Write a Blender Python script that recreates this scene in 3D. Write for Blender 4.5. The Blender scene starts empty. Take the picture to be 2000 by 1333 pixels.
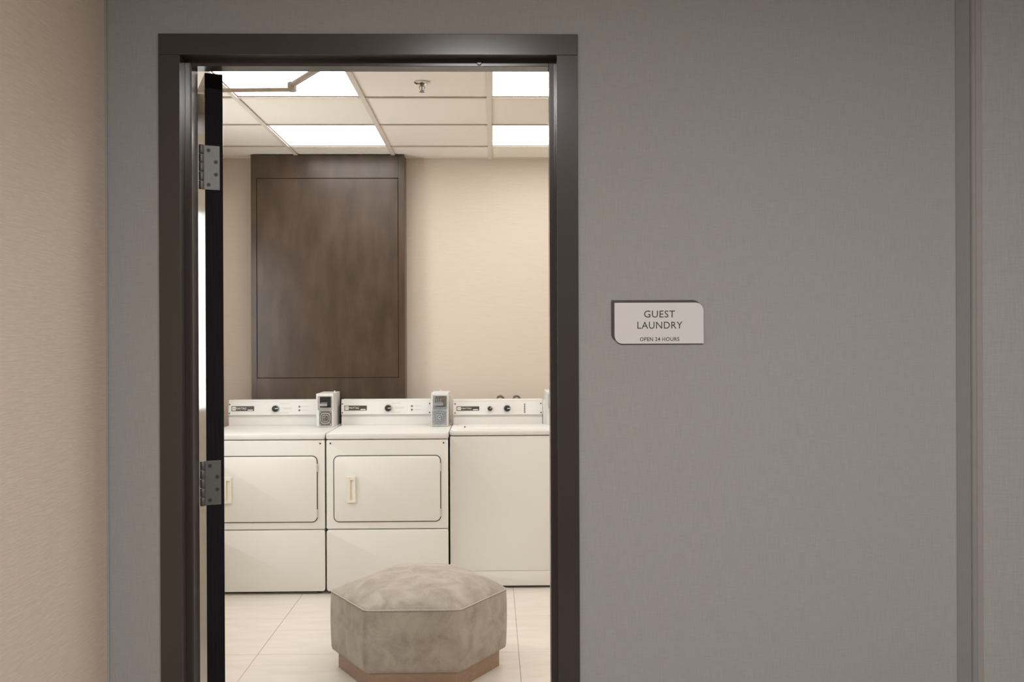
import bpy, bmesh, math, random
from mathutils import Vector, Matrix
random.seed(7)
S = bpy.context.scene
COL = S.collection

# ------------------------------------------------------------------ camera
f_px = 1950.0
cam_d = bpy.data.cameras.new('camera'); cam = bpy.data.objects.new('camera', cam_d); COL.objects.link(cam)
cam_d.sensor_width = 36.0; cam_d.lens = 36.0 * f_px / 2000.0; cam_d.clip_start = 0.05
yaw, pit, roll = math.atan(38 / f_px), math.atan(2.5 / f_px), -0.004
cam.matrix_world = (Matrix.Translation((0, -2.42, 1.425)) @ Matrix.Rotation(-yaw, 4, 'Z')
                    @ Matrix.Rotation(math.pi / 2 - pit, 4, 'X') @ Matrix.Rotation(roll, 4, 'Z'))
S.camera = cam

# ------------------------------------------------------------------ light and exposure
S.view_settings.view_transform = 'Standard'; S.view_settings.look = 'None'
S.view_settings.gamma = 1.0; S.view_settings.use_curve_mapping = False
S.view_settings.exposure = 0.0
W = bpy.data.worlds.new('world'); S.world = W; W.use_nodes = True
W.node_tree.nodes['Background'].inputs[0].default_value = (0.6, 0.65, 0.75, 1)
W.node_tree.nodes['Background'].inputs[1].default_value = 0.15

def area(name, loc, size, power, col, rot=(0, 0, 0), shape='DISK', spread=math.pi):
    d = bpy.data.lights.new(name, 'AREA'); d.shape = shape; d.size = size; d.energy = power; d.color = col; d.spread = spread
    o = bpy.data.objects.new(name, d); COL.objects.link(o); o.location = loc; o.rotation_euler = rot
    return o
# downlights in the corridor ceiling
CORR_COL = (1.0, 0.975, 0.965)
area('corridor_downlight_lamp', (-0.08, -2.35, 2.585), 0.45, 50, CORR_COL)
area('corridor_downlight_lamp', (0.95, -2.40, 2.585), 0.45, 60, CORR_COL)
PANEL_STRENGTH = 7.1
PANEL_COL = (1.0, 0.985, 0.965)
ADDED_WINDOW_STRENGTH = 7.0

# ------------------------------------------------------------------ materials
def new_mat(name):
    m = bpy.data.materials.new(name); m.use_nodes = True
    nt = m.node_tree; b = nt.nodes['Principled BSDF']
    return m, nt, b
def plain(name, col, rough=0.5, metal=0.0, coat=0.0, var=0.04, scale=40.0, bump=0.0, stretch=(1, 1, 1), spec=0.5):
    """principled material with a fine procedural tone variation"""
    m, nt, b = new_mat(name)
    b.inputs['Roughness'].default_value = rough; b.inputs['Metallic'].default_value = metal
    b.inputs['Specular IOR Level'].default_value = spec; b.inputs['Coat Weight'].default_value = coat; b.inputs['Coat Roughness'].default_value = 0.17; b.inputs['Coat IOR'].default_value = 1.65
    tc = nt.nodes.new('ShaderNodeTexCoord'); mp = nt.nodes.new('ShaderNodeMapping'); mp.inputs['Scale'].default_value = stretch
    nz = nt.nodes.new('ShaderNodeTexNoise'); nz.inputs['Scale'].default_value = scale; nz.inputs['Detail'].default_value = 4
    rp = nt.nodes.new('ShaderNodeValToRGB')
    lo = tuple(c * (1 - var) for c in col) + (1,); hi = tuple(min(1, c * (1 + var)) for c in col) + (1,)
    rp.color_ramp.elements[0].position = 0.3; rp.color_ramp.elements[0].color = lo
    rp.color_ramp.elements[1].position = 0.7; rp.color_ramp.elements[1].color = hi
    L = nt.links.new
    L(tc.outputs['Object'], mp.inputs['Vector']); L(mp.outputs[0], nz.inputs['Vector']); L(nz.outputs['Fac'], rp.inputs[0]); L(rp.outputs[0], b.inputs['Base Color'])
    if bump:
        bp = nt.nodes.new('ShaderNodeBump'); bp.inputs['Strength'].default_value = bump; bp.inputs['Distance'].default_value = 0.002
        L(nz.outputs['Fac'], bp.inputs['Height']); L(bp.outputs[0], b.inputs['Normal'])
    return m
def woven(name, col, var, s1, s2, w2=0.5, rough=0.8, bump=0.25, blotch=0.0, sheen=0.0):
    """wallpaper: two stretched noises crossed (s1, s2 are the per-axis scales of the threads)"""
    m, nt, b = new_mat(name); L = nt.links.new
    b.inputs['Roughness'].default_value = rough
    tc = nt.nodes.new('ShaderNodeTexCoord'); outs = []
    for s in (s1, s2):
        mp = nt.nodes.new('ShaderNodeMapping'); mp.inputs['Scale'].default_value = s
        nz = nt.nodes.new('ShaderNodeTexNoise'); nz.inputs['Scale'].default_value = 1.0; nz.inputs['Detail'].default_value = 3; nz.inputs['Roughness'].default_value = 0.65
        L(tc.outputs['Object'], mp.inputs['Vector']); L(mp.outputs[0], nz.inputs['Vector']); outs.append(nz.outputs['Fac'])
    mx = nt.nodes.new('ShaderNodeMix'); mx.inputs[0].default_value = w2; L(outs[0], mx.inputs[2]); L(outs[1], mx.inputs[3])
    rp = nt.nodes.new('ShaderNodeValToRGB')
    rp.color_ramp.elements[0].position = 0.32; rp.color_ramp.elements[0].color = tuple(c * (1 - var) for c in col) + (1,)
    rp.color_ramp.elements[1].position = 0.68; rp.color_ramp.elements[1].color = tuple(min(1, c * (1 + var)) for c in col) + (1,)
    L(mx.outputs[0], rp.inputs[0]); L(rp.outputs[0], b.inputs['Base Color'])
    bp = nt.nodes.new('ShaderNodeBump'); bp.inputs['Strength'].default_value = bump; bp.inputs['Distance'].default_value = 0.0015
    L(mx.outputs[0], bp.inputs['Height']); L(bp.outputs[0], b.inputs['Normal'])
    return m
def emissive(name, col, strength):
    m, nt, b = new_mat(name)
    b.inputs['Base Color'].default_value = (0.8, 0.8, 0.8, 1)
    b.inputs['Emission Color'].default_value = tuple(col) + (1,); b.inputs['Emission Strength'].default_value = strength
    return m

M = {}
M['grey_paper'] = woven('grey_linen_wallpaper', (0.300, 0.282, 0.272), 0.10, (520, 520, 22), (30, 30, 420), 0.42)
M['tan_paper'] = woven('tan_striated_wallpaper', (0.62, 0.52, 0.42), 0.11, (14, 14, 330), (40, 40, 700), 0.4)
M['beige_paper'] = woven('beige_striated_wallpaper', (0.640, 0.555, 0.466), 0.045, (10, 10, 260), (30, 30, 600), 0.4)
M['plaster'] = plain('painted_plaster', (0.62, 0.58, 0.53), 0.85, var=0.02)
M['carpet'] = plain('corridor_carpet', (0.16, 0.14, 0.125), 0.95, var=0.25, scale=300, bump=0.5)
M['frame'] = plain('brown_painted_steel', (0.034, 0.0235, 0.0200), 0.5, coat=0.85, var=0.10, scale=260, spec=0.15)
M['guard'] = plain('grey_vinyl_guard', (0.37, 0.375, 0.38), 0.5, var=0.03)
M['guard_nose'] = plain('dull_grey_vinyl', (0.20, 0.195, 0.19), 0.6, var=0.03)
M['guard_warm'] = plain('warm_grey_vinyl', (0.27, 0.235, 0.215), 0.5, var=0.03)
M['door_edge'] = plain('black_stained_wood', (0.006, 0.0055, 0.0062), 0.75, spec=0.2, var=0.55, scale=60, stretch=(6, 6, 0.12), bump=0.1)
M['door_face'] = plain('dark_brown_veneer', (0.060, 0.042, 0.032), 0.14, var=0.25, scale=24, stretch=(4, 4, 0.15))
M['panel_wood'] = plain('dark_walnut_laminate', (0.068, 0.044, 0.0285), 0.30, var=0.30, scale=5, stretch=(2.2, 2.2, 0.8))
M['hinge'] = plain('satin_steel', (0.155, 0.15, 0.142), 0.5, 0.7, var=0.05, scale=200)
M['screw'] = plain('dark_screw_steel', (0.06, 0.055, 0.05), 0.5, 0.3)
M['hole'] = plain('black_recess', (0.008, 0.008, 0.008), 0.7)
M['closer'] = plain('tan_enamel_steel', (0.82, 0.74, 0.65), 0.45, 0.0)
M['ceil_tile'] = plain('mineral_fibre_tile', (0.86, 0.815, 0.745), 0.95, var=0.05, scale=220, bump=0.35)
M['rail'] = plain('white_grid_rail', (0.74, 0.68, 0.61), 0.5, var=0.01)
M['cross'] = plain('beige_cross_rail', (0.60, 0.54, 0.47), 0.6, var=0.01)  # rail colour darkened to stand in for the shadow line at each flange
M['diffuser'] = emissive('lit_diffuser', PANEL_COL, PANEL_STRENGTH)
M['daylight'] = emissive('daylit_pane', (0.95, 0.98, 1.0), ADDED_WINDOW_STRENGTH)  # glow of the added window, for the bright strip on the door
M['white'] = plain('white_enamel', (0.79, 0.78, 0.73), 0.32, var=0.012, scale=3)
M['white_trim'] = plain('white_console_enamel', (0.715, 0.70, 0.665), 0.38, var=0.01, scale=3)
M['ivory'] = plain('ivory_plastic', (0.80, 0.755, 0.64), 0.35, var=0.01)
M['gasket'] = plain('dark_gap_gasket', (0.10, 0.092, 0.078), 0.8)
M['shadow_metal'] = plain('dark_plinth_steel', (0.05, 0.045, 0.04), 0.7)  # plain dark steel for the machine feet
M['black'] = plain('black_plastic', (0.018, 0.017, 0.015), 0.4)
M['badge'] = plain('dark_badge', (0.045, 0.04, 0.03), 0.4)
M['print_white'] = plain('white_print', (0.80, 0.78, 0.72), 0.5, var=0.0)
M['print_grey'] = plain('grey_print', (0.56, 0.54, 0.49), 0.6, var=0.0)
M['steel_dark'] = plain('worn_dark_steel', (0.21, 0.19, 0.165), 0.4, 0.7, var=0.25, scale=120)
M['steel_light'] = plain('zinc_steel', (0.50, 0.50, 0.49), 0.38, 0.8, var=0.08, scale=120)
M['steel_blue'] = plain('blue_grey_zinc', (0.36, 0.40, 0.43), 0.42, 0.65, var=0.15, scale=90)
M['chrome'] = plain('chrome', (0.62, 0.60, 0.57), 0.18, 1.0, var=0.02)
M['hose'] = plain('grey_braided_hose', (0.17, 0.15, 0.125), 0.45, 0.3, var=0.3, scale=500)
M['tile'] = None
M['grout'] = plain('grey_beige_grout', (0.38, 0.33, 0.27), 0.9)
M['copper'] = plain('brushed_copper_laminate', (0.37, 0.255, 0.19), 0.42, 0.35, var=0.10, scale=30, stretch=(1, 1, 6))
M['sign_face'] = plain('off_white_acrylic', (0.60, 0.575, 0.56), 0.4, var=0.01)
M['sign_back'] = plain('dark_bronze_acrylic', (0.040, 0.033, 0.027), 0.45, var=0.05)
M['sign_text'] = plain('dark_sign_lettering', (0.035, 0.033, 0.033), 0.5, var=0.0)

def tile_mat():
    m, nt, b = new_mat('cream_porcelain'); L = nt.links.new
    b.inputs['Roughness'].default_value = 0.30
    tc = nt.nodes.new('ShaderNodeTexCoord'); oi = nt.nodes.new('ShaderNodeObjectInfo')
    ad = nt.nodes.new('ShaderNodeVectorMath'); ad.operation = 'ADD'
    sc = nt.nodes.new('ShaderNodeVectorMath'); sc.operation = 'SCALE'; sc.inputs['Scale'].default_value = 1.0
    L(oi.outputs['Location'], sc.inputs[0]); L(tc.outputs['Object'], ad.inputs[0]); L(sc.outputs[0], ad.inputs[1])
    mp = nt.nodes.new('ShaderNodeMapping'); mp.inputs['Scale'].default_value = (1.6, 6.0, 1); mp.inputs['Rotation'].default_value = (0, 0, 0.25)
    nz = nt.nodes.new('ShaderNodeTexNoise'); nz.inputs['Scale'].default_value = 2.2; nz.inputs['Detail'].default_value = 8; nz.inputs['Distortion'].default_value = 0.9
    rp = nt.nodes.new('ShaderNodeValToRGB'); e = rp.color_ramp.elements
    e[0].position = 0.30; e[0].color = (0.65, 0.595, 0.52, 1); e[1].position = 0.72; e[1].color = (0.72, 0.675, 0.60, 1)
    L(ad.outputs[0], mp.inputs[0]); L(mp.outputs[0], nz.inputs['Vector']); L(nz.outputs['Fac'], rp.inputs[0]); L(rp.outputs[0], b.inputs['Base Color'])
    return m
M['tile'] = tile_mat()
def velvet_mat():
    m, nt, b = new_mat('taupe_velvet'); L = nt.links.new
    b.inputs['Roughness'].default_value = 0.85
    b.inputs['Sheen Weight'].default_value = 0.35; b.inputs['Sheen Roughness'].default_value = 0.4; b.inputs['Sheen Tint'].default_value = (0.9, 0.85, 0.78, 1)
    tc = nt.nodes.new('ShaderNodeTexCoord')
    n1 = nt.nodes.new('ShaderNodeTexNoise'); n1.inputs['Scale'].default_value = 12; n1.inputs['Detail'].default_value = 5; n1.inputs['Roughness'].default_value = 0.6; n1.inputs['Distortion'].default_value = 0.5
    n2 = nt.nodes.new('ShaderNodeTexNoise'); n2.inputs['Scale'].default_value = 260; n2.inputs['Detail'].default_value = 2
    mx = nt.nodes.new('ShaderNodeMix'); mx.inputs[0].default_value = 0.2
    L(tc.outputs['Object'], n1.inputs['Vector']); L(tc.outputs['Object'], n2.inputs['Vector'])
    L(n1.outputs['Fac'], mx.inputs[2]); L(n2.outputs['Fac'], mx.inputs[3])
    rp = nt.nodes.new('ShaderNodeValToRGB'); e = rp.color_ramp.elements
    e[0].position = 0.34; e[0].color = (0.29, 0.25, 0.205, 1); e[1].position = 0.60; e[1].color = (0.415, 0.372, 0.315, 1)
    L(mx.outputs[0], rp.inputs[0]); L(rp.outputs[0], b.inputs['Base Color'])
    bp = nt.nodes.new('ShaderNodeBump'); bp.inputs['Strength'].default_value = 0.25; bp.inputs['Distance'].default_value = 0.004
    L(mx.outputs[0], bp.inputs['Height']); L(bp.outputs[0], b.inputs['Normal'])
    return m
M['velvet'] = velvet_mat()
M['piping'] = plain('pale_taupe_cord', (0.47, 0.42, 0.355), 0.8, var=0.1, scale=90)

# ------------------------------------------------------------------ mesh helpers
def BM(): return bmesh.new()
def box(bm, x0, x1, y0, y1, z0, z1, bev=0.0, seg=2):
    t = bmesh.new(); bmesh.ops.create_cube(t, size=1)
    bmesh.ops.scale(t, vec=(x1 - x0, y1 - y0, z1 - z0), verts=t.verts)
    bmesh.ops.translate(t, vec=((x0 + x1) / 2, (y0 + y1) / 2, (z0 + z1) / 2), verts=t.verts)
    if bev: bmesh.ops.bevel(t, geom=t.edges[:], offset=bev, segments=seg, affect='EDGES', profile=0.5)
    merge(bm, t); return bm
def merge(bm, t, mtx=None):
    if mtx is not None: bmesh.ops.transform(t, matrix=mtx, verts=t.verts)
    me = bpy.data.meshes.new('tmp'); t.to_mesh(me); t.free(); bm.from_mesh(me); bpy.data.meshes.remove(me)
def cyl(bm, c, r, h, axis='z', seg=24, r2=None, bev=0.0):
    """cylinder centred at c along an axis, height h"""
    t = bmesh.new(); bmesh.ops.create_cone(t, cap_ends=True, segments=seg, radius1=r, radius2=r if r2 is None else r2, depth=h)
    if bev:
        es = [e for e in t.edges if abs(e.verts[0].co.z - e.verts[1].co.z) < 1e-6]
        bmesh.ops.bevel(t, geom=es, offset=bev, segments=2, affect='EDGES', profile=0.5)
    R = {'z': Matrix.Identity(4), 'y': Matrix.Rotation(-math.pi / 2, 4, 'X'), 'x': Matrix.Rotation(math.pi / 2, 4, 'Y')}[axis]
    merge(bm, t, Matrix.Translation(c) @ R); return bm
def prism(bm, pts, a0, a1, plane='xy', bev=0.0):
    """extrude a polygon; plane names the polygon's axes, a0..a1 is the range on the third axis"""
    t = bmesh.new()
    def co(p, a):
        return {'xy': (p[0], p[1], a), 'xz': (p[0], a, p[1]), 'yz': (a, p[0], p[1])}[plane]
    v0 = [t.verts.new(co(p, a0)) for p in pts]; v1 = [t.verts.new(co(p, a1)) for p in pts]
    t.faces.new(v0); t.faces.new(v1[::-1])
    n = len(pts)
    for i in range(n): t.faces.new((v0[i], v1[i], v1[(i + 1) % n], v0[(i + 1) % n]))
    bmesh.ops.recalc_face_normals(t, faces=t.faces)
    if bev: bmesh.ops.bevel(t, geom=t.edges[:], offset=bev, segments=2, affect='EDGES', profile=0.5)
    merge(bm, t); return bm
def rrect(x0, x1, z0, z1, r, n=6, corners=(1, 1, 1, 1)):
    """rounded rectangle outline; corners: bottom-left, bottom-right, top-right, top-left"""
    out = []
    for k, (cx, cz, a) in enumerate(((x0 + r, z0 + r, 180), (x1 - r, z0 + r, 270), (x1 - r, z1 - r, 0), (x0 + r, z1 - r, 90))):
        if corners[k]:
            for i in range(n + 1):
                t = math.radians(a + 90 * i / n); out.append((cx + r * math.cos(t), cz + r * math.sin(t)))
        else:
            out.append(((x0, z0), (x1, z0), (x1, z1), (x0, z1))[k])
    return out
def tube(bm, pts, r, seg=10, closed=False):
    t = bmesh.new(); P = [Vector(p) for p in pts]; n = len(P); rings = []
    for i, p in enumerate(P):
        if closed: d = (P[(i + 1) % n] - P[i - 1]).normalized()
        else: d = (P[min(i + 1, n - 1)] - P[max(i - 1, 0)]).normalized()
        u = Vector((0, 0, 1)) if abs(d.z) < 0.9 else Vector((1, 0, 0))
        a = d.cross(u).normalized(); b = d.cross(a).normalized()
        rings.append([t.verts.new(p + r * (math.cos(2 * math.pi * k / seg) * a + math.sin(2 * math.pi * k / seg) * b)) for k in range(seg)])
    for i in range(n if closed else n - 1):
        A, B = rings[i], rings[(i + 1) % n]
        for k in range(seg): t.faces.new((A[k], A[(k + 1) % seg], B[(k + 1) % seg], B[k]))
    if not closed: t.faces.new(rings[0][::-1]); t.faces.new(rings[-1])
    bmesh.ops.recalc_face_normals(t, faces=t.faces)
    merge(bm, t); return bm
def lathe(bm, prof, seg=28, c=(0, 0, 0)):
    t = bmesh.new(); rings = []
    for r, z in prof: rings.append([t.verts.new((c[0] + r * math.cos(2 * math.pi * k / seg), c[1] + r * math.sin(2 * math.pi * k / seg), c[2] + z)) for k in range(seg)])
    for A, B in zip(rings, rings[1:]):
        for k in range(seg): t.faces.new((A[k], A[(k + 1) % seg], B[(k + 1) % seg], B[k]))
    t.faces.new(rings[0]); t.faces.new(rings[-1])
    bmesh.ops.recalc_face_normals(t, faces=t.faces)
    merge(bm, t); return bm
def obj(name, bm, mat, parent=None, smooth=None):
    me = bpy.data.meshes.new(name); bm.to_mesh(me); bm.free()
    for m in (mat if isinstance(mat, (list, tuple)) else [mat]): me.materials.append(M[m])
    o = bpy.data.objects.new(name, me); COL.objects.link(o)
    if parent: o.parent = parent
    if smooth: 
        for p in me.polygons: p.use_smooth = True
        if smooth is not True: me.set_sharp_from_angle(angle=math.radians(smooth))
    return o
def empty(name, loc=(0, 0, 0), rz=0.0, parent=None):
    o = bpy.data.objects.new(name, None); COL.objects.link(o); o.location = loc; o.rotation_euler = (0, 0, rz); o.empty_display_size = 0.05
    if parent: o.parent = parent
    return o
def tag(o, label=None, cat=None, group=None, kind=None):
    if label: o['label'] = label
    if cat: o['category'] = cat
    if group: o['group'] = group
    if kind: o['kind'] = kind
    return o
def struct(name, bm, mat, label=None, **k): return tag(obj(name, bm, mat, **k), label, None, None, 'structure')
def lettering(name, text, x0, x1, z0, z1, y, mat, parent, thin=0.0, depth=0.0006, slope=0.0):
    """flat print on a wall-facing (-y) plane, fitted into the given box"""
    cu = bpy.data.curves.new('txt', 'FONT'); cu.body = text; cu.extrude = 0.0; cu.offset = thin; cu.resolution_u = 3; cu.space_character = 1.06
    to = bpy.data.objects.new('txt', cu); COL.objects.link(to)
    bpy.context.view_layer.update()
    me = bpy.data.meshes.new_from_object(to.evaluated_get(bpy.context.evaluated_depsgraph_get()))
    bpy.data.objects.remove(to); bpy.data.curves.remove(cu)
    xs = [v.co.x for v in me.vertices]; ys = [v.co.y for v in me.vertices]
    sx = (x1 - x0) / (max(xs) - min(xs)); sz = (z1 - z0) / (max(ys) - min(ys)); mx, my = min(xs), min(ys)
    bm = bmesh.new(); bm.from_mesh(me); bpy.data.meshes.remove(me)
    for v in bm.verts:
        z = z0 + (v.co.y - my) * sz
        v.co = Vector((x0 + (v.co.x - mx) * sx, y + slope * (z - z0), z))
    g = bmesh.ops.extrude_face_region(bm, geom=bm.faces[:])
    bmesh.ops.translate(bm, vec=(0, -depth, 0), verts=[e for e in g['geom'] if isinstance(e, bmesh.types.BMVert)])
    bmesh.ops.recalc_face_normals(bm, faces=bm.faces)
    return obj(name, bm, mat, parent)

# ================================================================== THE SETTING
XL, XR = -1.80, 2.25           # laundry side walls
YB = 4.02                      # laundry back wall
WT = 0.128                     # thickness of the wall with the doorway
HC = 2.595                     # laundry ceiling height
FX0, FX1, FZ = -0.7995, 0.2090, 2.1640   # outer outline of the door frame
JX0, JX1, JZ = -0.7485, 0.1575, 2.1132   # clear opening of the frame

# wall with the doorway: grey wallpaper to the corridor, beige to the laundry
bm = BM()
box(bm, -1.95, FX0, 0, WT, 0, 2.75); box(bm, FX1, 3.3, 0, WT, 0, 2.75); box(bm, FX0, FX1, 0, WT, FZ, 2.75)
wf = struct('wall_front', bm, ['grey_paper', 'beige_paper'], 'grey woven-look wallpapered wall around the dark doorway')
for p in wf.data.polygons:
    if p.normal.y > 0.5: p.material_index = 1
struct('wall_left', box(BM(), -1.05, -0.928, -5.0, -0.001, 0, 2.75), 'tan_paper', 'tan striated wallpapered corridor wall at the left edge')
trim = struct('trim_1', box(BM(), -0.9285, -0.9235, -0.005, -0.0005, 0, 2.6, 0.0015), 'grey_paper', 'thin grey bead in the corner of tan and grey walls')
struct('wall_right', box(BM(), 1.1360, 3.3, -0.080, -0.001, 0, 2.75, 0.004), 'grey_paper', 'shallow grey projecting wall at the right edge')
# corner guard on the projecting wall
g = tag(empty('trim_2', (0, 0, 0)), 'grey vinyl guard on the projecting wall corner at right', None, None, 'structure')
obj('side_leg', box(BM(), 1.1330, 1.1358, -0.0735, -0.002, 0, 2.6, 0.0008), 'guard', g)
prof = [(1.1330, -0.0735), (1.1358, -0.0735), (1.1365, -0.0800), (1.1440, -0.0806), (1.1440, -0.0834)]
for i in range(7):
    t = math.radians(270 - 90 * i / 6); prof.append((1.1415 + 0.0085 * math.cos(t) , -0.0750 + 0.0085 * math.sin(t)))
obj('nose', prism(BM(), prof, 0, 2.6), 'guard_nose', g, smooth=40)
obj('front_leg', box(BM(), 1.1445, 1.1575, -0.0828, -0.0802, 0, 2.6, 0.0008), 'guard_warm', g)
struct('wall_behind', box(BM(), -1.05, 3.3, -5.1, -5.0, 0, 2.75), 'grey_paper', 'grey corridor wall behind the viewer')
struct('wall_end', box(BM(), 3.2, 3.3, -5.0, -0.081, 0, 2.75), 'grey_paper', 'grey corridor end wall out of view')
struct('floor_corridor', box(BM(), -1.05, 3.3, -5.1, 0.0, -0.08, 0.0), 'carpet', 'dark carpeted corridor floor')
struct('ceiling_corridor', box(BM(), -1.05, 3.3, -5.1, 0.0, 2.60, 2.70), 'plaster', 'pale plaster corridor ceiling')
# laundry shell
struct('wall_back', box(BM(), XL - 0.1, XR + 0.1, YB, YB + 0.1, -0.05, 2.75), 'beige_paper', 'beige wallpapered back wall behind the laundry machines')
struct('wall_laundry_right', box(BM(), XR, XR + 0.1, WT, YB, -0.05, 2.75), 'beige_paper', 'beige right-hand laundry wall hidden by the frame')
# left laundry wall; its unseen window is added to glow in the door's reflection
WY0, WY1, WZ0, WZ1 = 2.255, 3.00, 1.05, 2.10
bm = BM()
box(bm, XL - 0.1, XL, WT, WY0, -0.05, 2.75); box(bm, XL - 0.1, XL, WY1, YB, -0.05, 2.75)
box(bm, XL - 0.1, XL, WY0, WY1, -0.05, WZ0); box(bm, XL - 0.1, XL, WY0, WY1, WZ1, 2.75)
struct('wall_laundry_left', bm, 'beige_paper', 'beige left-hand laundry wall behind the open door')
w = tag(empty('window_1', (XL, 2.6, WZ0)), 'bright daylit window behind the open door', None, None, 'structure')
bm = BM()
for a, b_, c, d in ((WY0, WY1, WZ0, WZ0 + 0.04), (WY0, WY1, WZ1 - 0.04, WZ1), (WY0, WY0 + 0.04, WZ0, WZ1), (WY1 - 0.04, WY1, WZ0, WZ1)):
    box(bm, -0.07, -0.02, a - 2.6, b_ - 2.6, c - WZ0, d - WZ0)
obj('window_frame', bm, 'white_trim', w)
obj('pane', box(BM(), -0.055, -0.049, WY0 + 0.04 - 2.6, WY1 - 0.04 - 2.6, 0.04, WZ1 - WZ0 - 0.04), 'daylight', w)

# laundry floor: individual porcelain tiles on a grout bed
fl = struct('floor', box(BM(), XL - 0.1, XR + 0.1, 0.0, YB, -0.05, -0.0022), 'grout', 'cream porcelain tiled laundry floor')
TS = 0.5925; gap = 0.0028; cache = {}
xs = [0.1135 + TS * k for k in range(-5, 6)]; ys = [2.130 + TS * k for k in range(-5, 6)]
def clipr(a, lo, hi): return [max(lo, min(hi, v)) for v in a]
cx = sorted(set(clipr(xs, XL, XR))); cy = sorted(set(clipr(ys, 0.0, YB)))
for i in range(len(cx) - 1):
    for j in range(len(cy) - 1):
        w_, d_ = cx[i + 1] - cx[i] - gap, cy[j + 1] - cy[j] - gap
        if w_ < 0.01 or d_ < 0.01: continue
        key = (round(w_, 4), round(d_, 4))
        if key not in cache:
            o = obj('floor_tile', box(BM(), -w_ / 2, w_ / 2, -d_ / 2, d_ / 2, -0.009, 0, 0.0008, 1), 'tile', fl); cache[key] = o.data
        else:
            o = bpy.data.objects.new('floor_tile', cache[key]); COL.objects.link(o); o.parent = fl
        o.location = ((cx[i] + cx[i + 1]) / 2, (cy[j] + cy[j + 1]) / 2, 0)

# suspended ceiling: rails and lay-in tiles; light panels in some of the bays
ce = struct('ceiling', box(BM(), XL, XR, WT, YB, HC + 0.09, HC + 0.15), 'plaster', 'suspended laundry ceiling of beige tiles in a pale grid')
RX = [-0.012 + 0.61 * k for k in range(-2, 4)]      # rails running away from the door
RY = [2.410 + 0.61 * k for k in range(-3, 3)]       # cross rails
rw = 0.012
for x in RX: obj('grid_rail', box(BM(), x - rw, x + rw, WT, YB, HC - 0.0035, HC + 0.0005), 'rail', ce)
GX = [XL] + RX + [XR]; GY = [WT] + RY + [YB]
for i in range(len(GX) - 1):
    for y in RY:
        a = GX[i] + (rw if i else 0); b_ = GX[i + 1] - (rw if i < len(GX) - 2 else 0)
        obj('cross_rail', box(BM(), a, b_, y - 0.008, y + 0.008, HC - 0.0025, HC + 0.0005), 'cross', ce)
for a, b_, c, d in ((XL, XR, YB - 0.02, YB), (XL, XL + 0.02, WT, YB), (XR - 0.02, XR, WT, YB)):
    obj('wall_angle', box(BM(), a, b_, c, d, HC - 0.0005, HC + 0.004), 'rail', ce)
LIGHT_BAYS = {(-1, 3): 'square lit ceiling panel nearest the door closer arm', (-1, 5): 'square lit ceiling panel above the left dryer',
              (1, 3): 'square lit ceiling panel at upper right, nearer the doorway', (1, 5): 'square lit ceiling panel at right near the back wall',
              (-1, 1): None, (1, 1): None, (3, 1): None, (3, 3): None, (3, 5): None}  # the panel over the open door is added to brighten the left side
# bay (i, j): i counts from the rail at x=-0.012 (0 = bay right of the -0.622 rail), j indexes GY
def bay_i(i): return i - 2      # GX index -> code: -1 is the bay between -1.232 and -0.622
tcache = {}
for i in range(len(GX) - 1):
    for j in range(len(GY) - 1):
        x0, x1, y0, y1 = GX[i], GX[i + 1], GY[j], GY[j + 1]
        code = (bay_i(i), j)
        if code in LIGHT_BAYS:
            lab = LIGHT_BAYS[code] or {(1, 1): 'square lit ceiling panel closest to the doorway, hidden by the frame head', (-1, 1): 'square lit ceiling panel above the open door, hidden by the frame head', (3, 1): 'square lit ceiling panel near the doorway at far right, hidden by the frame', (3, 3): 'square lit ceiling panel at far right, hidden by the frame', (3, 5): 'square lit ceiling panel in the far right corner, hidden by the frame'}[code]
            t = tag(empty('ceiling_light', ((x0 + x1) / 2, (y0 + y1) / 2, HC + 0.0045)), lab, 'ceiling light', 'square light panels in the laundry ceiling')
            hw, hd = (x1 - x0) / 2 - 0.006, (y1 - y0) / 2 - 0.006
            bm = BM(); fr = 0.012
            box(bm, -hw, hw, -hd, -hd + fr, 0, 0.02); box(bm, -hw, hw, hd - fr, hd, 0, 0.02)
            box(bm, -hw, -hw + fr, -hd + fr, hd - fr, 0, 0.02); box(bm, hw - fr, hw, -hd + fr, hd - fr, 0, 0.02)
            obj('frame', bm, 'rail', t)
            obj('diffuser', box(BM(), -hw + fr, hw - fr, -hd + fr, hd - fr, 0.003, 0.008), 'diffuser', t)
            obj('housing', box(BM(), -hw + 0.02, hw - 0.02, -hd + 0.02, hd - 0.02, 0.021, 0.07, 0.01), 'rail', t)
            continue
        w_, d_ = x1 - x0 - 0.008, y1 - y0 - 0.008
        key = (round(w_, 4), round(d_, 4))
        if key not in tcache:
            o = obj('ceiling_tile', box(BM(), -w_ / 2, w_ / 2, -d_ / 2, d_ / 2, 0, 0.015, 0.0015, 1), 'ceil_tile', ce); tcache[key] = o.data
        else:
            o = bpy.data.objects.new('ceiling_tile', tcache[key]); COL.objects.link(o); o.parent = ce
        o.location = ((x0 + x1) / 2, (y0 + y1) / 2, HC + 0.0042)

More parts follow.
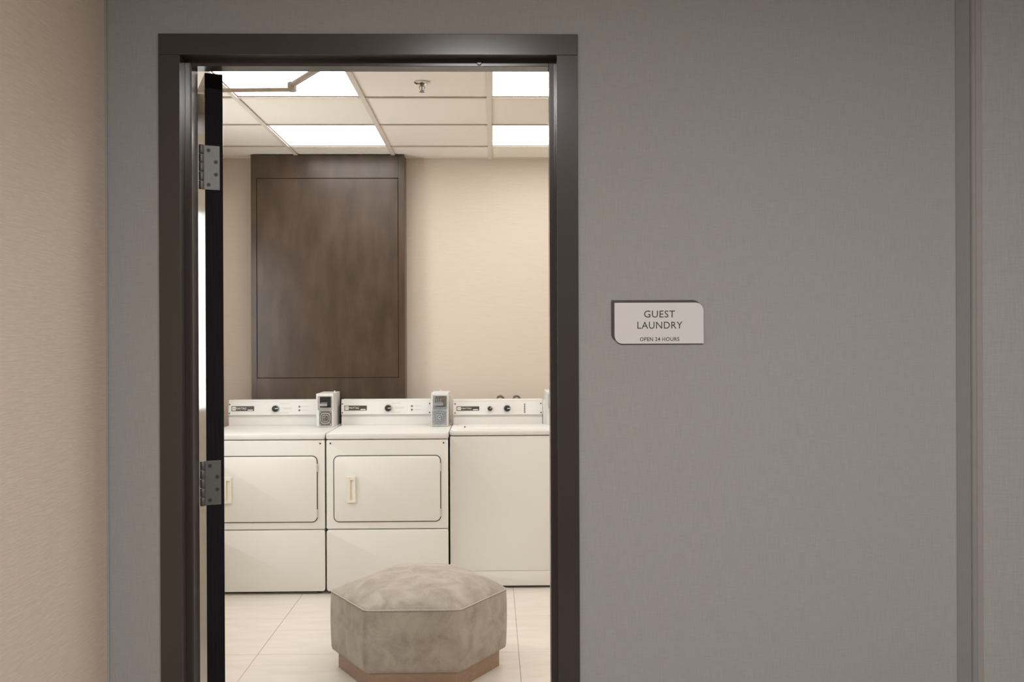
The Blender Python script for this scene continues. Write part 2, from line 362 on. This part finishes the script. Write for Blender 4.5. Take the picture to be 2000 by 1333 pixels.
# ------------------------------------------------------------------ steel door frame
fr = tag(empty('trim_3', (0, 0, 0)), 'dark brown steel door frame around the laundry doorway', None, None, 'structure')
Y0, Y1, SY0, SY1, SP = -0.008, 0.136, 0.035, 0.085, 0.016
def jamb(x_in, s):
    P = [(0, Y0), (0, SY0), (SP, SY0), (SP, SY1), (0, SY1), (0, Y1), (-0.051, Y1), (-0.051, Y0)]
    return [(x_in + s * px, py) for px, py in P]
obj('jamb', prism(BM(), jamb(JX0, 1), 0, JZ, 'xy', 0.0007), 'frame', fr)
obj('jamb', prism(BM(), jamb(JX1, -1), 0, JZ, 'xy', 0.0007), 'frame', fr)
bm = BM()
box(bm, FX0, FX1, Y0, Y1, JZ, FZ, 0.0012); box(bm, JX0 + SP, JX1 - SP, SY0, SY1, JZ - SP, JZ + 0.002, 0.001)
obj('head', bm, 'frame', fr)
obj('silencer', cyl(BM(), (-0.030, SY0 - 0.0015, JZ - 0.0075), 0.006, 0.005, 'y', 14, bev=0.001), 'frame', fr)

# ------------------------------------------------------------------ open door
TH = math.radians(22.0)
door = tag(empty('door_1', (-0.7335, 0.1490, 0), TH), 'dark wooden door standing open into the laundry, seen edge-on', None, None, 'structure')
# local frame: x across the thickness (to the right), y along the leaf, z up
DW, DT, DZ0, DZ1 = 0.905, 0.0445, 0.009, 2.1115
leaf = obj('leaf', box(BM(), 0, DT, 0, DW, DZ0, DZ1, 0.0012), ['door_edge', 'door_face'], door)
for p in leaf.data.polygons:
    if abs(p.normal.x) > 0.9: p.material_index = 1
def hinge(zc):
    h = obj('hinge', box(BM(), -0.006, 0.0365, -0.0022, 0.0003, zc - 0.057, zc + 0.057, 0.0008), 'hinge', door)
    for k in range(5):
        z0 = zc - 0.057 + k * 0.0229
        obj('knuckle', cyl(BM(), (-0.0095, -0.0055, z0 + 0.0111), 0.0068, 0.0218, 'z', 20, bev=0.0008), 'hinge', h, smooth=40)
    for x, dz in ((0.0085, 0.044), (0.0265, 0.015), (0.0265, -0.017), (0.0085, -0.044)):
        s = obj('screw', cyl(BM(), (x, -0.0026, zc + dz), 0.0052, 0.0012, 'y', 18), 'screw', h)
        obj('screw_slot', cyl(BM(), (x, -0.0032, zc + dz), 0.0018, 0.0006, 'y', 8), 'hole', h)
    return h
hinge(1.869); hinge(1.061); hinge(0.26)
# lever handles on both faces
for sx, x in ((1, DT), (-1, 0.0)):
    bm = BM(); cyl(bm, (x + sx * 0.005, DW - 0.062, 0.965), 0.027, 0.010, 'x', 28, bev=0.002)
    hd = obj('handle_rose', bm, 'hinge', door, smooth=40)
    bm = BM(); y0 = DW - 0.062
    tube(bm, [(x + sx * 0.008, y0, 0.965), (x + sx * 0.045, y0, 0.965), (x + sx * 0.054, y0 - 0.010, 0.965), (x + sx * 0.055, y0 - 0.03, 0.965), (x + sx * 0.052, y0 - 0.11, 0.963)], 0.009, 12)
    obj('lever', bm, 'hinge', hd, smooth=50)
# door closer on the far face with its folded arm reaching over the leaf to the frame head
cl = obj('door_closer', box(BM(), -0.058, -0.0005, 0.19, 0.46, 2.045, 2.105, 0.006), 'closer', door, smooth=40)
Rm = Matrix.Translation((-0.7335, 0.1490, 0)) @ Matrix.Rotation(TH, 4, 'Z'); Ri = Rm.inverted()
def loc(p): return Ri @ Vector(p)
spind = Rm @ Vector((-0.030, 0.32, 2.137))
joint = Vector((-0.566, 0.425, 2.141)); shoe = Vector((-0.395, 0.150, 2.152))
bm = BM(); cyl(bm, (-0.030, 0.32, 2.122), 0.010, 0.040, 'z', 16); obj('spindle', bm, 'closer', cl, smooth=40)
def bar(a, b_, w, h):
    """flat bar between two world points, in the door's local frame"""
    a, b_ = loc(a), loc(b_); d = (b_ - a); L_ = d.length; d.normalize()
    t = bmesh.new(); bmesh.ops.create_cube(t, size=1); bmesh.ops.scale(t, vec=(L_, w, h), verts=t.verts)
    bmesh.ops.bevel(t, geom=t.edges[:], offset=0.0025, segments=2, affect='EDGES', profile=0.5)
    q = d.to_track_quat('X', 'Z').to_matrix().to_4x4()
    bm = BM(); merge(bm, t, Matrix.Translation((a + b_) / 2) @ q); return bm
obj('main_arm', bar(spind + Vector((-0.02, 0, 0)), joint + Vector((0.012, 0, -0.004)), 0.018, 0.009), 'closer', cl, smooth=40)
bm = bar(joint + Vector((0, 0, 0.010)), shoe, 0.016, 0.011); obj('forearm', bm, 'closer', cl, smooth=40)
bm = BM(); lj = loc(joint); cyl(bm, lj + Vector((0, 0, 0.004)), 0.013, 0.026, 'z', 20, bev=0.003); obj('elbow', bm, 'closer', cl, smooth=40)
bm = BM(); ls = loc(shoe); cyl(bm, ls, 0.012, 0.018, 'z', 16, bev=0.002); obj('arm_shoe', bm, 'closer', cl, smooth=40)

# ================================================================== OBJECTS
# ------------------------------------------------------------------ guest laundry sign
sg = tag(empty('wall_sign', (0.405, 0, 1.4637)), 'white GUEST LAUNDRY sign with dark backing on the grey wall', 'sign')
ox, oz = 0.405, 1.4637
bk = [(x - ox, z - oz) for x, z in rrect(0.2885, 0.5065, 1.4195, 1.5198, 0.020, 8, (1, 0, 1, 0))]
fc = [(x - ox, z - oz) for x, z in rrect(0.2955, 0.5125, 1.4140, 1.5135, 0.020, 8, (1, 0, 1, 0))]
obj('back_plate', prism(BM(), bk, -0.0035, -0.0002, 'xz', 0.0004), 'sign_back', sg)
obj('face_plate', prism(BM(), fc, -0.0065, -0.0037, 'xz', 0.0005), 'sign_face', sg)
for txt, x0, x1, z0, z1 in (('GUEST', 0.3675, 0.4425, 1.4775, 1.4944), ('LAUNDRY', 0.3512, 0.4605, 1.4505, 1.4672), ('OPEN 24 HOURS', 0.3570, 0.4527, 1.4205, 1.4297)):
    lettering('lettering', txt, x0 - ox, x1 - ox, z0 - oz, z1 - oz, -0.00655, 'sign_text', sg, thin=-0.002 if txt != 'OPEN 24 HOURS' else 0.004, depth=0.0005)

# ------------------------------------------------------------------ dark wood chase with access panel
PX0, PX1, PY = -1.5150, -0.5515, 3.885
ch = tag(empty('wood_wall_panel', ((PX0 + PX1) / 2, PY, 0)), 'tall dark walnut boxed panel on the beige wall behind the dryers', 'wall panel')
hw = (PX1 - PX0) / 2; pc = (PX0 + PX1) / 2; D_ = YB - PY - 0.001
ax0, ax1, az0, az1 = -1.4815 - pc, -0.5905 - pc, 1.188, 2.448
obj('stile', box(BM(), -hw, ax0, 0, 0.018, 0.0, HC - 0.002, 0.0008), 'panel_wood', ch)
obj('stile', box(BM(), ax1, hw, 0, 0.018, 0.0, HC - 0.002, 0.0008), 'panel_wood', ch)
obj('rail', box(BM(), ax0 + 0.0002, ax1 - 0.0002, 0, 0.018, az1, HC - 0.002, 0.0008), 'panel_wood', ch)
obj('rail', box(BM(), ax0 + 0.0002, ax1 - 0.0002, 0, 0.018, 0.0, az0, 0.0008), 'panel_wood', ch)
obj('access_panel', box(BM(), ax0 + 0.0035, ax1 - 0.0035, 0.0015, 0.0175, az0 + 0.0035, az1 - 0.0035, 0.001), 'panel_wood', ch)
obj('side_board', box(BM(), -hw, -hw + 0.018, 0.0185, D_, 0.0, HC - 0.002), 'panel_wood', ch)
obj('side_board', box(BM(), hw - 0.018, hw, 0.0185, D_, 0.0, HC - 0.002), 'panel_wood', ch)
obj('backing', box(BM(), -hw + 0.019, hw - 0.019, 0.030, 0.036, 0.0, HC - 0.002), 'hole', ch)

# ------------------------------------------------------------------ machines
def fascia_y(z, yb): return yb + (z - 0.968) * 0.16
def console(par, x0, x1, yb, zb, depth_back):
    zt = 1.061
    c = obj('console', prism(BM(), [(yb + 0.002, zb), (yb, 0.952), (yb + 0.010, 0.9545), (yb + 0.010, 0.9665), (yb + 0.0095, 1.058), (depth_back, 1.058), (depth_back, zb)], x0 + 0.001, x1 - 0.001, 'yz', 0.0012), 'white_trim', par)
    fz = [(fascia_y(0.968, yb) - 0.003, 0.968), (fascia_y(zt, yb) - 0.003, zt), (fascia_y(zt, yb) + 0.012, zt + 0.0005), (fascia_y(0.968, yb) + 0.012, 0.968)]
    fa = obj('control_fascia', prism(BM(), fz, x0, x1, 'yz', 0.0008), 'white_trim', par)
    return c, fa
def on_fascia(z, yb, d=0.0): return fascia_y(z, yb) - 0.003 - d
def badge(fa, x0, x1, z0, z1, yb):
    y = on_fascia((z0 + z1) / 2, yb) - 0.001
    pl = [(on_fascia(z0, yb) - 0.0012, z0), (on_fascia(z1, yb) - 0.0012, z1), (on_fascia(z1, yb) + 0.001, z1), (on_fascia(z0, yb) + 0.001, z0)]
    obj('badge', prism(BM(), pl, x0, x1, 'yz'), 'badge', fa)
    def quad(name, a, b_, c, d, mat, r=0.003, dd=0.0016, rounded=True):
        P = rrect(a, b_, c, d, r, 4); bm = BM()
        prism(bm, P, 0, -0.0004, 'xz')
        for v in bm.verts: v.co.y += on_fascia(v.co.z, yb) - dd
        return obj(name, bm, mat, fa)
    hgt = z1 - z0
    quad('badge_emblem', x0 + 0.004, x0 + 0.027, z0 + 0.004, z1 - 0.004, 'print_white')
    sl = 0.16
    lettering('badge_lettering', 'M', x0 + 0.0085, x0 + 0.0225, z0 + 0.0085, z1 - 0.0085, on_fascia(z0 + 0.0085, yb) - 0.0021, 'badge', fa, slope=sl, depth=0.0003)
    lettering('badge_lettering', 'MAYTAG', x0 + 0.031, x0 + 0.090, z0 + 0.0085, z1 - 0.0075, on_fascia(z0 + 0.0085, yb) - 0.0014, 'print_white', fa, slope=sl, depth=0.0003)
    quad('badge_line', x0 + 0.100, x0 + 0.131, z0 + 0.0035, z0 + 0.0085, 'print_white', 0.0008)
def dot(fa, name, x, z, r, yb, mat, d=0.0012, h=0.003):
    return obj(name, cyl(BM(), (x, on_fascia(z, yb) - d + h / 2 - 0.0008, z), r, h, 'y', 16), mat, fa)
def knob(fa, x, z, r, yb, ang, skirt='steel_light'):
    y = on_fascia(z, yb)
    bm = BM(); cyl(bm, (x, y - 0.002, z), r * 1.12, 0.004, 'y', 32, bev=0.001); obj('knob_skirt', bm, skirt, fa, smooth=40)
    bm = BM(); cyl(bm, (x, y - 0.013, z), r * 0.9, 0.018, 'y', 32, bev=0.002); obj('knob', bm, 'black', fa, smooth=40)
    t = bmesh.new(); bmesh.ops.create_cube(t, size=1); bmesh.ops.scale(t, vec=(r * 0.95, 0.002, r * 0.2), verts=t.verts); bmesh.ops.translate(t, vec=(r * 0.45, 0, 0), verts=t.verts)
    bm = BM(); merge(bm, t, Matrix.Translation((x, y - 0.0222, z)) @ Matrix.Rotation(-ang, 4, 'Y')); obj('knob_pointer', bm, 'print_white', fa)
def printed(fa, rows, yb):
    for x0, x1, z in rows:
        bm = BM(); prism(bm, [(x0, z), (x1, z), (x1, z + 0.0030), (x0, z + 0.0030)], 0, -0.0003, 'xz')
        for v in bm.verts: v.co.y += on_fascia(v.co.z, yb) - 0.0002
        obj('print_line', bm, 'print_grey', fa)
def coin_box(par, x0, x1, y0, y1, z0, z1, style):
    c = obj('coin_box', box(BM(), x0, x1, y0 + 0.004, y1, z0, z1, 0.003), 'white_trim', par)
    xm = (x0 + x1) / 2; w = x1 - x0; h = z1 - z0
    bodym, darkm, metal = (('steel_dark', 'black', 'steel_light') if style == 'dark' else ('steel_blue', 'steel_dark', 'steel_blue'))
    zs = z0 + h * 0.49
    obj('front_rim', prism(BM(), rrect(x0 + 0.002, x1 - 0.002, z0 + 0.004, z1 - 0.002, 0.004), y0 + 0.001, y0 + 0.005, 'xz', 0.0006), 'white_trim', c)
    obj('slide_plate', prism(BM(), rrect(x0 + 0.010, x1 - 0.008, zs + 0.004, z1 - 0.014, 0.003), y0 - 0.003, y0 + 0.002, 'xz', 0.0006), 'steel_light' if style == 'dark' else 'steel_blue', c)
    obj('slide_panel', prism(BM(), rrect(x0 + 0.024, x1 - 0.013, zs + 0.020, z1 - 0.018, 0.003), y0 - 0.005, y0 - 0.002, 'xz', 0.0006), darkm, c)
    # coin slide: a shallow tray of slots pushed out of the panel
    bm = BM(); box(bm, x0 + 0.020, x1 - 0.032, y0 - 0.040, y0 - 0.004, zs + 0.033, zs + 0.041, 0.0015); box(bm, x0 + 0.017, x1 - 0.030, y0 - 0.044, y0 - 0.038, zs + 0.030, zs + 0.045, 0.001)
    obj('coin_slide', bm, metal, c)
    for k in range(3): obj('coin_slot', box(BM(), x0 + 0.030 + 0.013 * k, x0 + 0.0335 + 0.013 * k, y0 - 0.0062, y0 - 0.004, zs + 0.052, zs + 0.068), 'hole' if style == 'dark' else 'steel_light', c)
    obj('price_plate', box(BM(), x0 + 0.030, x1 - 0.034, y0 - 0.0070, y0 - 0.0045, zs + 0.046, zs + 0.050), 'steel_light', c)
    obj('slide_shadow_lip', box(BM(), x0 + 0.036, x1 - 0.022, y0 - 0.012, y0 - 0.003, zs + 0.020, zs + 0.025, 0.001), 'black' if style == 'dark' else 'steel_dark', c)  # small dark lip below the coin slide
    # lock plate with rounded ring and cylinder
    lz0, lz1 = z0 + 0.010, zs - 0.001; lx0, lx1 = x0 + (0.020 if style == 'dark' else 0.006), x1 - 0.010; lc = (lz0 + lz1) / 2; lx = (lx0 + lx1) / 2
    obj('lock_plate', prism(BM(), rrect(lx0, lx1, lz0, lz1, 0.003), y0 - 0.004, y0 + 0.002, 'xz', 0.0006), 'steel_dark' if style == 'dark' else 'steel_blue', c)
    ring = [(x, y0 - 0.006, z) for x, z in rrect(lx - 0.028, lx + 0.028, lc - 0.030, lc + 0.030, 0.018, 6)]
    obj('lock_ring', tube(BM(), ring, 0.0030, 8, True), metal, c, smooth=True)
    ring = [(x, y0 - 0.008, z) for x, z in rrect(lx - 0.017, lx + 0.017, lc - 0.018, lc + 0.018, 0.009, 6)]
    obj('lock_ring', tube(BM(), ring, 0.0028, 8, True), 'steel_light', c, smooth=True)
    bm = BM(); cyl(bm, (lx, y0 - 0.009, lc), 0.0125, 0.012, 'y', 24, bev=0.002); obj('lock_cylinder', bm, 'steel_light' if style != 'dark' else 'steel_dark', c, smooth=40)
    obj('keyhole', box(BM(), lx - 0.002, lx + 0.008, y0 - 0.0158, y0 - 0.0145, lc + 0.001, lc + 0.004), 'hole', c)
    for sx in (lx0 + 0.006, lx1 - 0.006):
        for sz in (lz0 + 0.007, lz1 - 0.007): obj('rivet', cyl(BM(), (sx, y0 - 0.0048, sz), 0.0042, 0.0025, 'y', 12), 'steel_light', c)
    obj('top_stud', cyl(BM(), (x1 - 0.014 if style == 'dark' else xm, y0 + 0.15, z1 + 0.005), 0.0045, 0.011, 'z', 12, bev=0.001), 'white_trim', c)
    return c

def dryer(xc, label, style, knob_ang):
    d = tag(empty('clothes_dryer', (xc, 3.200, 0)), label, 'dryer', 'white coin-operated dryers')
    hw = 0.341
    obj('cabinet', box(BM(), -hw + 0.004, hw - 0.004, 0.014, 0.66, 0.020, 0.868, 0.004), 'white', d)
    for fx in (-hw + 0.04, hw - 0.04):
        for fy in (0.06, 0.60): obj('foot', cyl(BM(), (fx, fy, 0.0105), 0.018, 0.021, 'z', 16), 'shadow_metal', d)
    up = obj('front_panel', prism(BM(), rrect(-hw, hw, 0.3665, 0.8655, 0.006), 0, 0.013, 'xz', 0.0025), 'white', d, smooth=35)
    obj('lower_panel', prism(BM(), rrect(-hw, hw, 0.0170, 0.3600, 0.014), -0.002, 0.013, 'xz', 0.003), 'white', d, smooth=35)
    obj('top_deck', prism(BM(), rrect(-hw - 0.001, hw + 0.001, -0.006, 0.665, 0.012), 0.8700, 0.9030, 'xy', 0.005), 'white_trim', d, smooth=35)
    dx0, dx1, dz0, dz1 = -0.302, 0.302, 0.4035, 0.7795
    gk = obj('door_gap', prism(BM(), rrect(dx0, dx1, dz0, dz1, 0.032), -0.0012, 0.0005, 'xz'), 'gasket', up)  # dark plate stands in for the shade in the gap round the door
    dr = obj('dryer_door', prism(BM(), rrect(dx0 + 0.0055, dx1 - 0.0055, dz0 + 0.0055, dz1 - 0.0055, 0.027), -0.0065, -0.0014, 'xz', 0.002), 'white', d, smooth=35)
    # recessed pull: ivory frame with a sunken pocket
    hx0, hx1, hz0, hz1 = -0.2246, -0.1765, 0.5145, 0.6614
    bm = BM(); px0, px1, pz0, pz1 = hx0 + 0.019, hx1 - 0.009, hz0 + 0.016, hz1 - 0.020
    box(bm, hx0, px0, -0.0165, -0.0067, hz0, hz1, 0.0015); box(bm, px1, hx1, -0.0165, -0.0067, hz0, hz1, 0.0015)
    box(bm, px0 - 0.001, px1 + 0.001, -0.0165, -0.0067, hz0, pz0, 0.0015); box(bm, px0 - 0.001, px1 + 0.001, -0.0165, -0.0067, pz1, hz1, 0.0015)
    obj('handle', bm, 'ivory', dr)
    bm = BM(); prism(bm, [(px0, -0.0069), (px1, -0.0069), (px1, -0.0145)], pz0, pz1, 'xy'); obj('handle_pocket', bm, 'ivory', dr)
    for hz in (0.711, 0.455):
        bm = BM(); cyl(bm, (dx1 - 0.0025, -0.0045, hz), 0.0042, 0.044, 'z', 12); obj('door_hinge', bm, 'print_grey', dr, smooth=40)
    for sx in (-hw + 0.0225, hw - 0.025): obj('screw', cyl(BM(), (sx, -0.0015, 0.8470), 0.0048, 0.003, 'y', 12), 'screw', up)
    yb = 0.545
    c, fa = console(d, -hw + 0.002, 0.2225, yb, 0.9035, 0.665)
    for z in (1.0330, 0.9790):
        dot(fa, 'screw', -0.3325, z, 0.0042, yb, 'screw'); dot(fa, 'screw', 0.2040, z, 0.0042, yb, 'screw')
    badge(fa, -0.3205, -0.1822, 0.9930, 1.0225, yb)
    knob(fa, -0.0505, 1.0072, 0.0212, yb, knob_ang)
    printed(fa, [(-0.028, 0.026, 1.035), (-0.012, 0.052, 1.010), (-0.006, 0.046, 1.003), (-0.030, 0.030, 0.980), (0.108, 0.150, 1.0175), (0.108, 0.150, 0.9950)], yb)
    for z in (1.0178, 0.9958): dot(fa, 'indicator', 0.0948, z, 0.0058, yb, 'steel_dark')
    coin_box(d, 0.2230, 0.3260, 0.400, 0.665, 0.9035, 1.1050, style)
    return d
dryer(-0.5940, 'white dryer in the middle, with blue-grey coin box, behind the ottoman', 'blue', math.radians(4))
dryer(-1.2850, 'white dryer beside the open door, with dark-faced coin box', 'dark', math.radians(8))

def washer(xc):
    d = tag(empty('washing_machine', (xc, 3.300, 0)), 'white top-loading washer at right, next to the doorway jamb', 'washer')
    hw = 0.3375
    obj('cabinet', box(BM(), -hw + 0.003, hw - 0.003, 0.010, 0.62, 0.030, 0.872, 0.004), 'white', d)
    for fx in (-hw + 0.05, hw - 0.05):
        for fy in (0.06, 0.56): obj('foot', cyl(BM(), (fx, fy, 0.0155), 0.018, 0.031, 'z', 16), 'shadow_metal', d)
    obj('front_panel', prism(BM(), rrect(-hw, hw, 0.1000, 0.8735, 0.005), -0.002, 0.011, 'xz', 0.0025), 'white', d, smooth=35)
    obj('kick_panel', prism(BM(), rrect(-hw, hw, 0.0150, 0.0988, 0.004), -0.001, 0.011, 'xz', 0.001), 'white', d, smooth=35)
    top = obj('top_deck', prism(BM(), rrect(-hw - 0.001, hw + 0.001, -0.010, 0.62, 0.018), 0.8775, 0.9085, 'xy', 0.007), 'white_trim', d, smooth=35)
    obj('lid', prism(BM(), rrect(-hw + 0.040, hw - 0.040, 0.012, 0.345, 0.02), 0.9087, 0.9120, 'xy', 0.001), 'white_trim', d, smooth=35)
    obj('lid_latch', box(BM(), -0.1650 - xc - 0.004, -0.1650 - xc + 0.004, 0.120, 0.190, 0.9122, 0.9150, 0.001), 'screw', d)
    yb = 0.370
    c, fa = console(d, -hw + 0.005, 0.2125, yb, 0.9090, 0.50)
    X = lambda v: v - xc
    for z in (1.0345, 0.9795):
        for x in (-0.2300, 0.2935): dot(fa, 'screw', X(x), z, 0.0042, yb, 'screw')
    badge(fa, X(-0.2207), X(-0.0830), 0.9935, 1.0190, yb)
    knob(fa, X(-0.0173), 1.0057, 0.0150, yb, math.radians(40)); knob(fa, X(0.0876), 1.0065, 0.0205, yb, math.radians(5))
    for k in range(5): dot(fa, 'indicator', X(0.1943), 1.0300 - 0.0117 * k, 0.0045, yb, 'steel_dark')
    # plain end cap of the console behind the coin box
    obj('console_end', box(BM(), 0.2140, hw - 0.004, yb + 0.004, 0.50, 0.9090, 1.056, 0.0015), 'white_trim', d)
    coin_box(d, 0.2330, 0.3330, 0.275, 0.560, 0.9090, 1.1110, 'dark')
    return d
washer(0.0910)

# water hoses looping up behind the washer
for x, lab in ((0.0475, 'grey water hose loop behind the washer, the left of two'), (0.1510, 'grey water hose loop behind the washer, the right of two')):
    h = tag(empty('water_hose', (x, 3.94, 0.0)), lab, 'hose', 'hose loops behind the washer')
    pts = [(-0.021, 0.0, 0.45), (-0.021, 0.0, 0.9)] + [(0.021 * math.cos(math.radians(180 - 15 * k)), 0, 1.045 + 0.021 * math.sin(math.radians(180 - 15 * k))) for k in range(13)] + [(0.021, 0.0, 0.9), (0.021, 0.02, 0.80), (0.021, 0.055, 0.76)]
    obj('hose', tube(BM(), pts, 0.0075, 12), 'hose', h, smooth=True)
    bm = BM(); cyl(bm, (0.021, 0.062, 0.755), 0.014, 0.030, 'y', 16, bev=0.002); obj('tap_coupling', bm, 'chrome', h, smooth=40)

# ------------------------------------------------------------------ sprinkler
sp = tag(empty('fire_sprinkler', (-0.3165, 2.127, HC + 0.0040)), 'chrome pendent fire sprinkler on the ceiling tile', 'sprinkler')
obj('escutcheon', lathe(BM(), [(0.035, 0.0), (0.036, -0.004), (0.030, -0.008), (0.021, -0.010), (0.019, -0.006), (0.012, -0.006), (0.012, 0.0)], 32), 'chrome', sp, smooth=40)
bm = BM(); cyl(bm, (0, 0, -0.012), 0.008, 0.014, 'z', 6); obj('body', bm, 'steel_dark', sp)
bm = BM()
for s in (-1, 1): tube(bm, [(s * 0.009, 0, -0.018), (s * 0.012, 0, -0.026), (s * 0.009, 0, -0.036), (s * 0.002, 0, -0.043)], 0.0024, 8)
obj('yoke_arms', bm, 'chrome', sp, smooth=True)
bm = BM(); cyl(bm, (0, 0, -0.028), 0.0025, 0.024, 'z', 10); obj('heat_bulb', bm, 'steel_dark', sp, smooth=40)
pts = []
for k in range(24):
    r = 0.0125 if k % 2 else 0.0095; a = 2 * math.pi * k / 24; pts.append((r * math.cos(a), r * math.sin(a)))
obj('deflector', prism(BM(), pts, -0.0465, -0.0448, 'xy'), 'steel_dark', sp)

# ------------------------------------------------------------------ hexagonal ottoman
ot = tag(empty('ottoman', (-0.3265, 1.945, 0)), 'hexagonal taupe velvet ottoman on a copper-coloured plinth', 'ottoman')
def hexring(R, rc=0.02, n=14):
    """points round a hexagon with two flats facing front and back, corners rounded a little"""
    V = [Vector((R * math.cos(math.radians(60 * k)), R * math.sin(math.radians(60 * k)), 0)) for k in range(6)]
    out = []
    for k in range(6):
        p, a, b_ = V[k], V[k - 1], V[(k + 1) % 6]
        d0 = (a - p).normalized(); d1 = (b_ - p).normalized(); q0 = p + d0 * rc; q1 = p + d1 * rc
        for i in range(5):
            t = i / 4; out.append((1 - t) ** 2 * q0 + 2 * t * (1 - t) * p + t * t * q1)
        nxt = V[(k + 1) % 6] + (p - V[(k + 1) % 6]).normalized() * rc
        for i in range(1, n): out.append(q1.lerp(nxt, i / n))
    return out
RO = 0.3870
prof = [(0.90, 0.0815), (0.975, 0.0805), (0.988, 0.084), (0.996, 0.095), (1.002, 0.14), (1.007, 0.21), (1.006, 0.27), (1.003, 0.315), (1.0, 0.328), (0.992, 0.335)]
DOME = 0.078
for r in (0.97, 0.94, 0.90, 0.84, 0.76, 0.66, 0.54, 0.40, 0.26, 0.12, 0.03): prof.append((r, 0.335 + DOME * (1 - r ** 3.4)))
bm = BM(); base = hexring(RO); rings = []
for s, z in prof:
    rnd = []
    for p in base:
        q = p * s
        if z > 0.336:      # towards the crown the outline turns from hexagon to circle
            w = (1 - s) * 0.8; q = q.lerp(p.normalized() * (RO * 0.93 * s), w)
        elif z < 0.3:      # faces swell between the corners
            k = 1 - (p.length / RO - 0.866) / 0.134; q = q * (1 + 0.006 * max(0, k) * math.sin(math.pi * (z - 0.08) / 0.25))
        rnd.append(bm.verts.new((q.x + 0.30 * max(0, z - 0.335), q.y, z + (0.006 * math.sin(9 * q.x + 2) * math.sin(11 * q.y) * min(1, (z - 0.335) / 0.03) if z > 0.336 else 0))))
    rings.append(rnd)
n = len(base)
for A, B in zip(rings, rings[1:]):
    for k in range(n): bm.faces.new((A[k], A[(k + 1) % n], B[(k + 1) % n], B[k]))
bm.faces.new(rings[0][::-1]); bm.faces.new(rings[-1]); bmesh.ops.recalc_face_normals(bm, faces=bm.faces)
cu = obj('cushion', bm, 'velvet', ot, smooth=60)
obj('piping', tube(BM(), [(p.x * 0.999, p.y * 0.999, 0.3345) for p in base], 0.0028, 8, True), 'piping', cu, smooth=True)
for k in range(6):
    a = math.radians(60 * k); r0 = RO - 0.0095
    pts = [(r0 * s * math.cos(a), r0 * s * math.sin(a), z) for s, z in prof[2:9]]
    obj('corner_seam', tube(BM(), pts, 0.0020, 6), 'velvet', cu, smooth=True)
pl = [(p.x, p.y) for p in hexring(0.3510, 0.004, 2)]
obj('plinth', prism(BM(), pl, 0.0, 0.0802, 'xy', 0.0008), 'copper', ot)
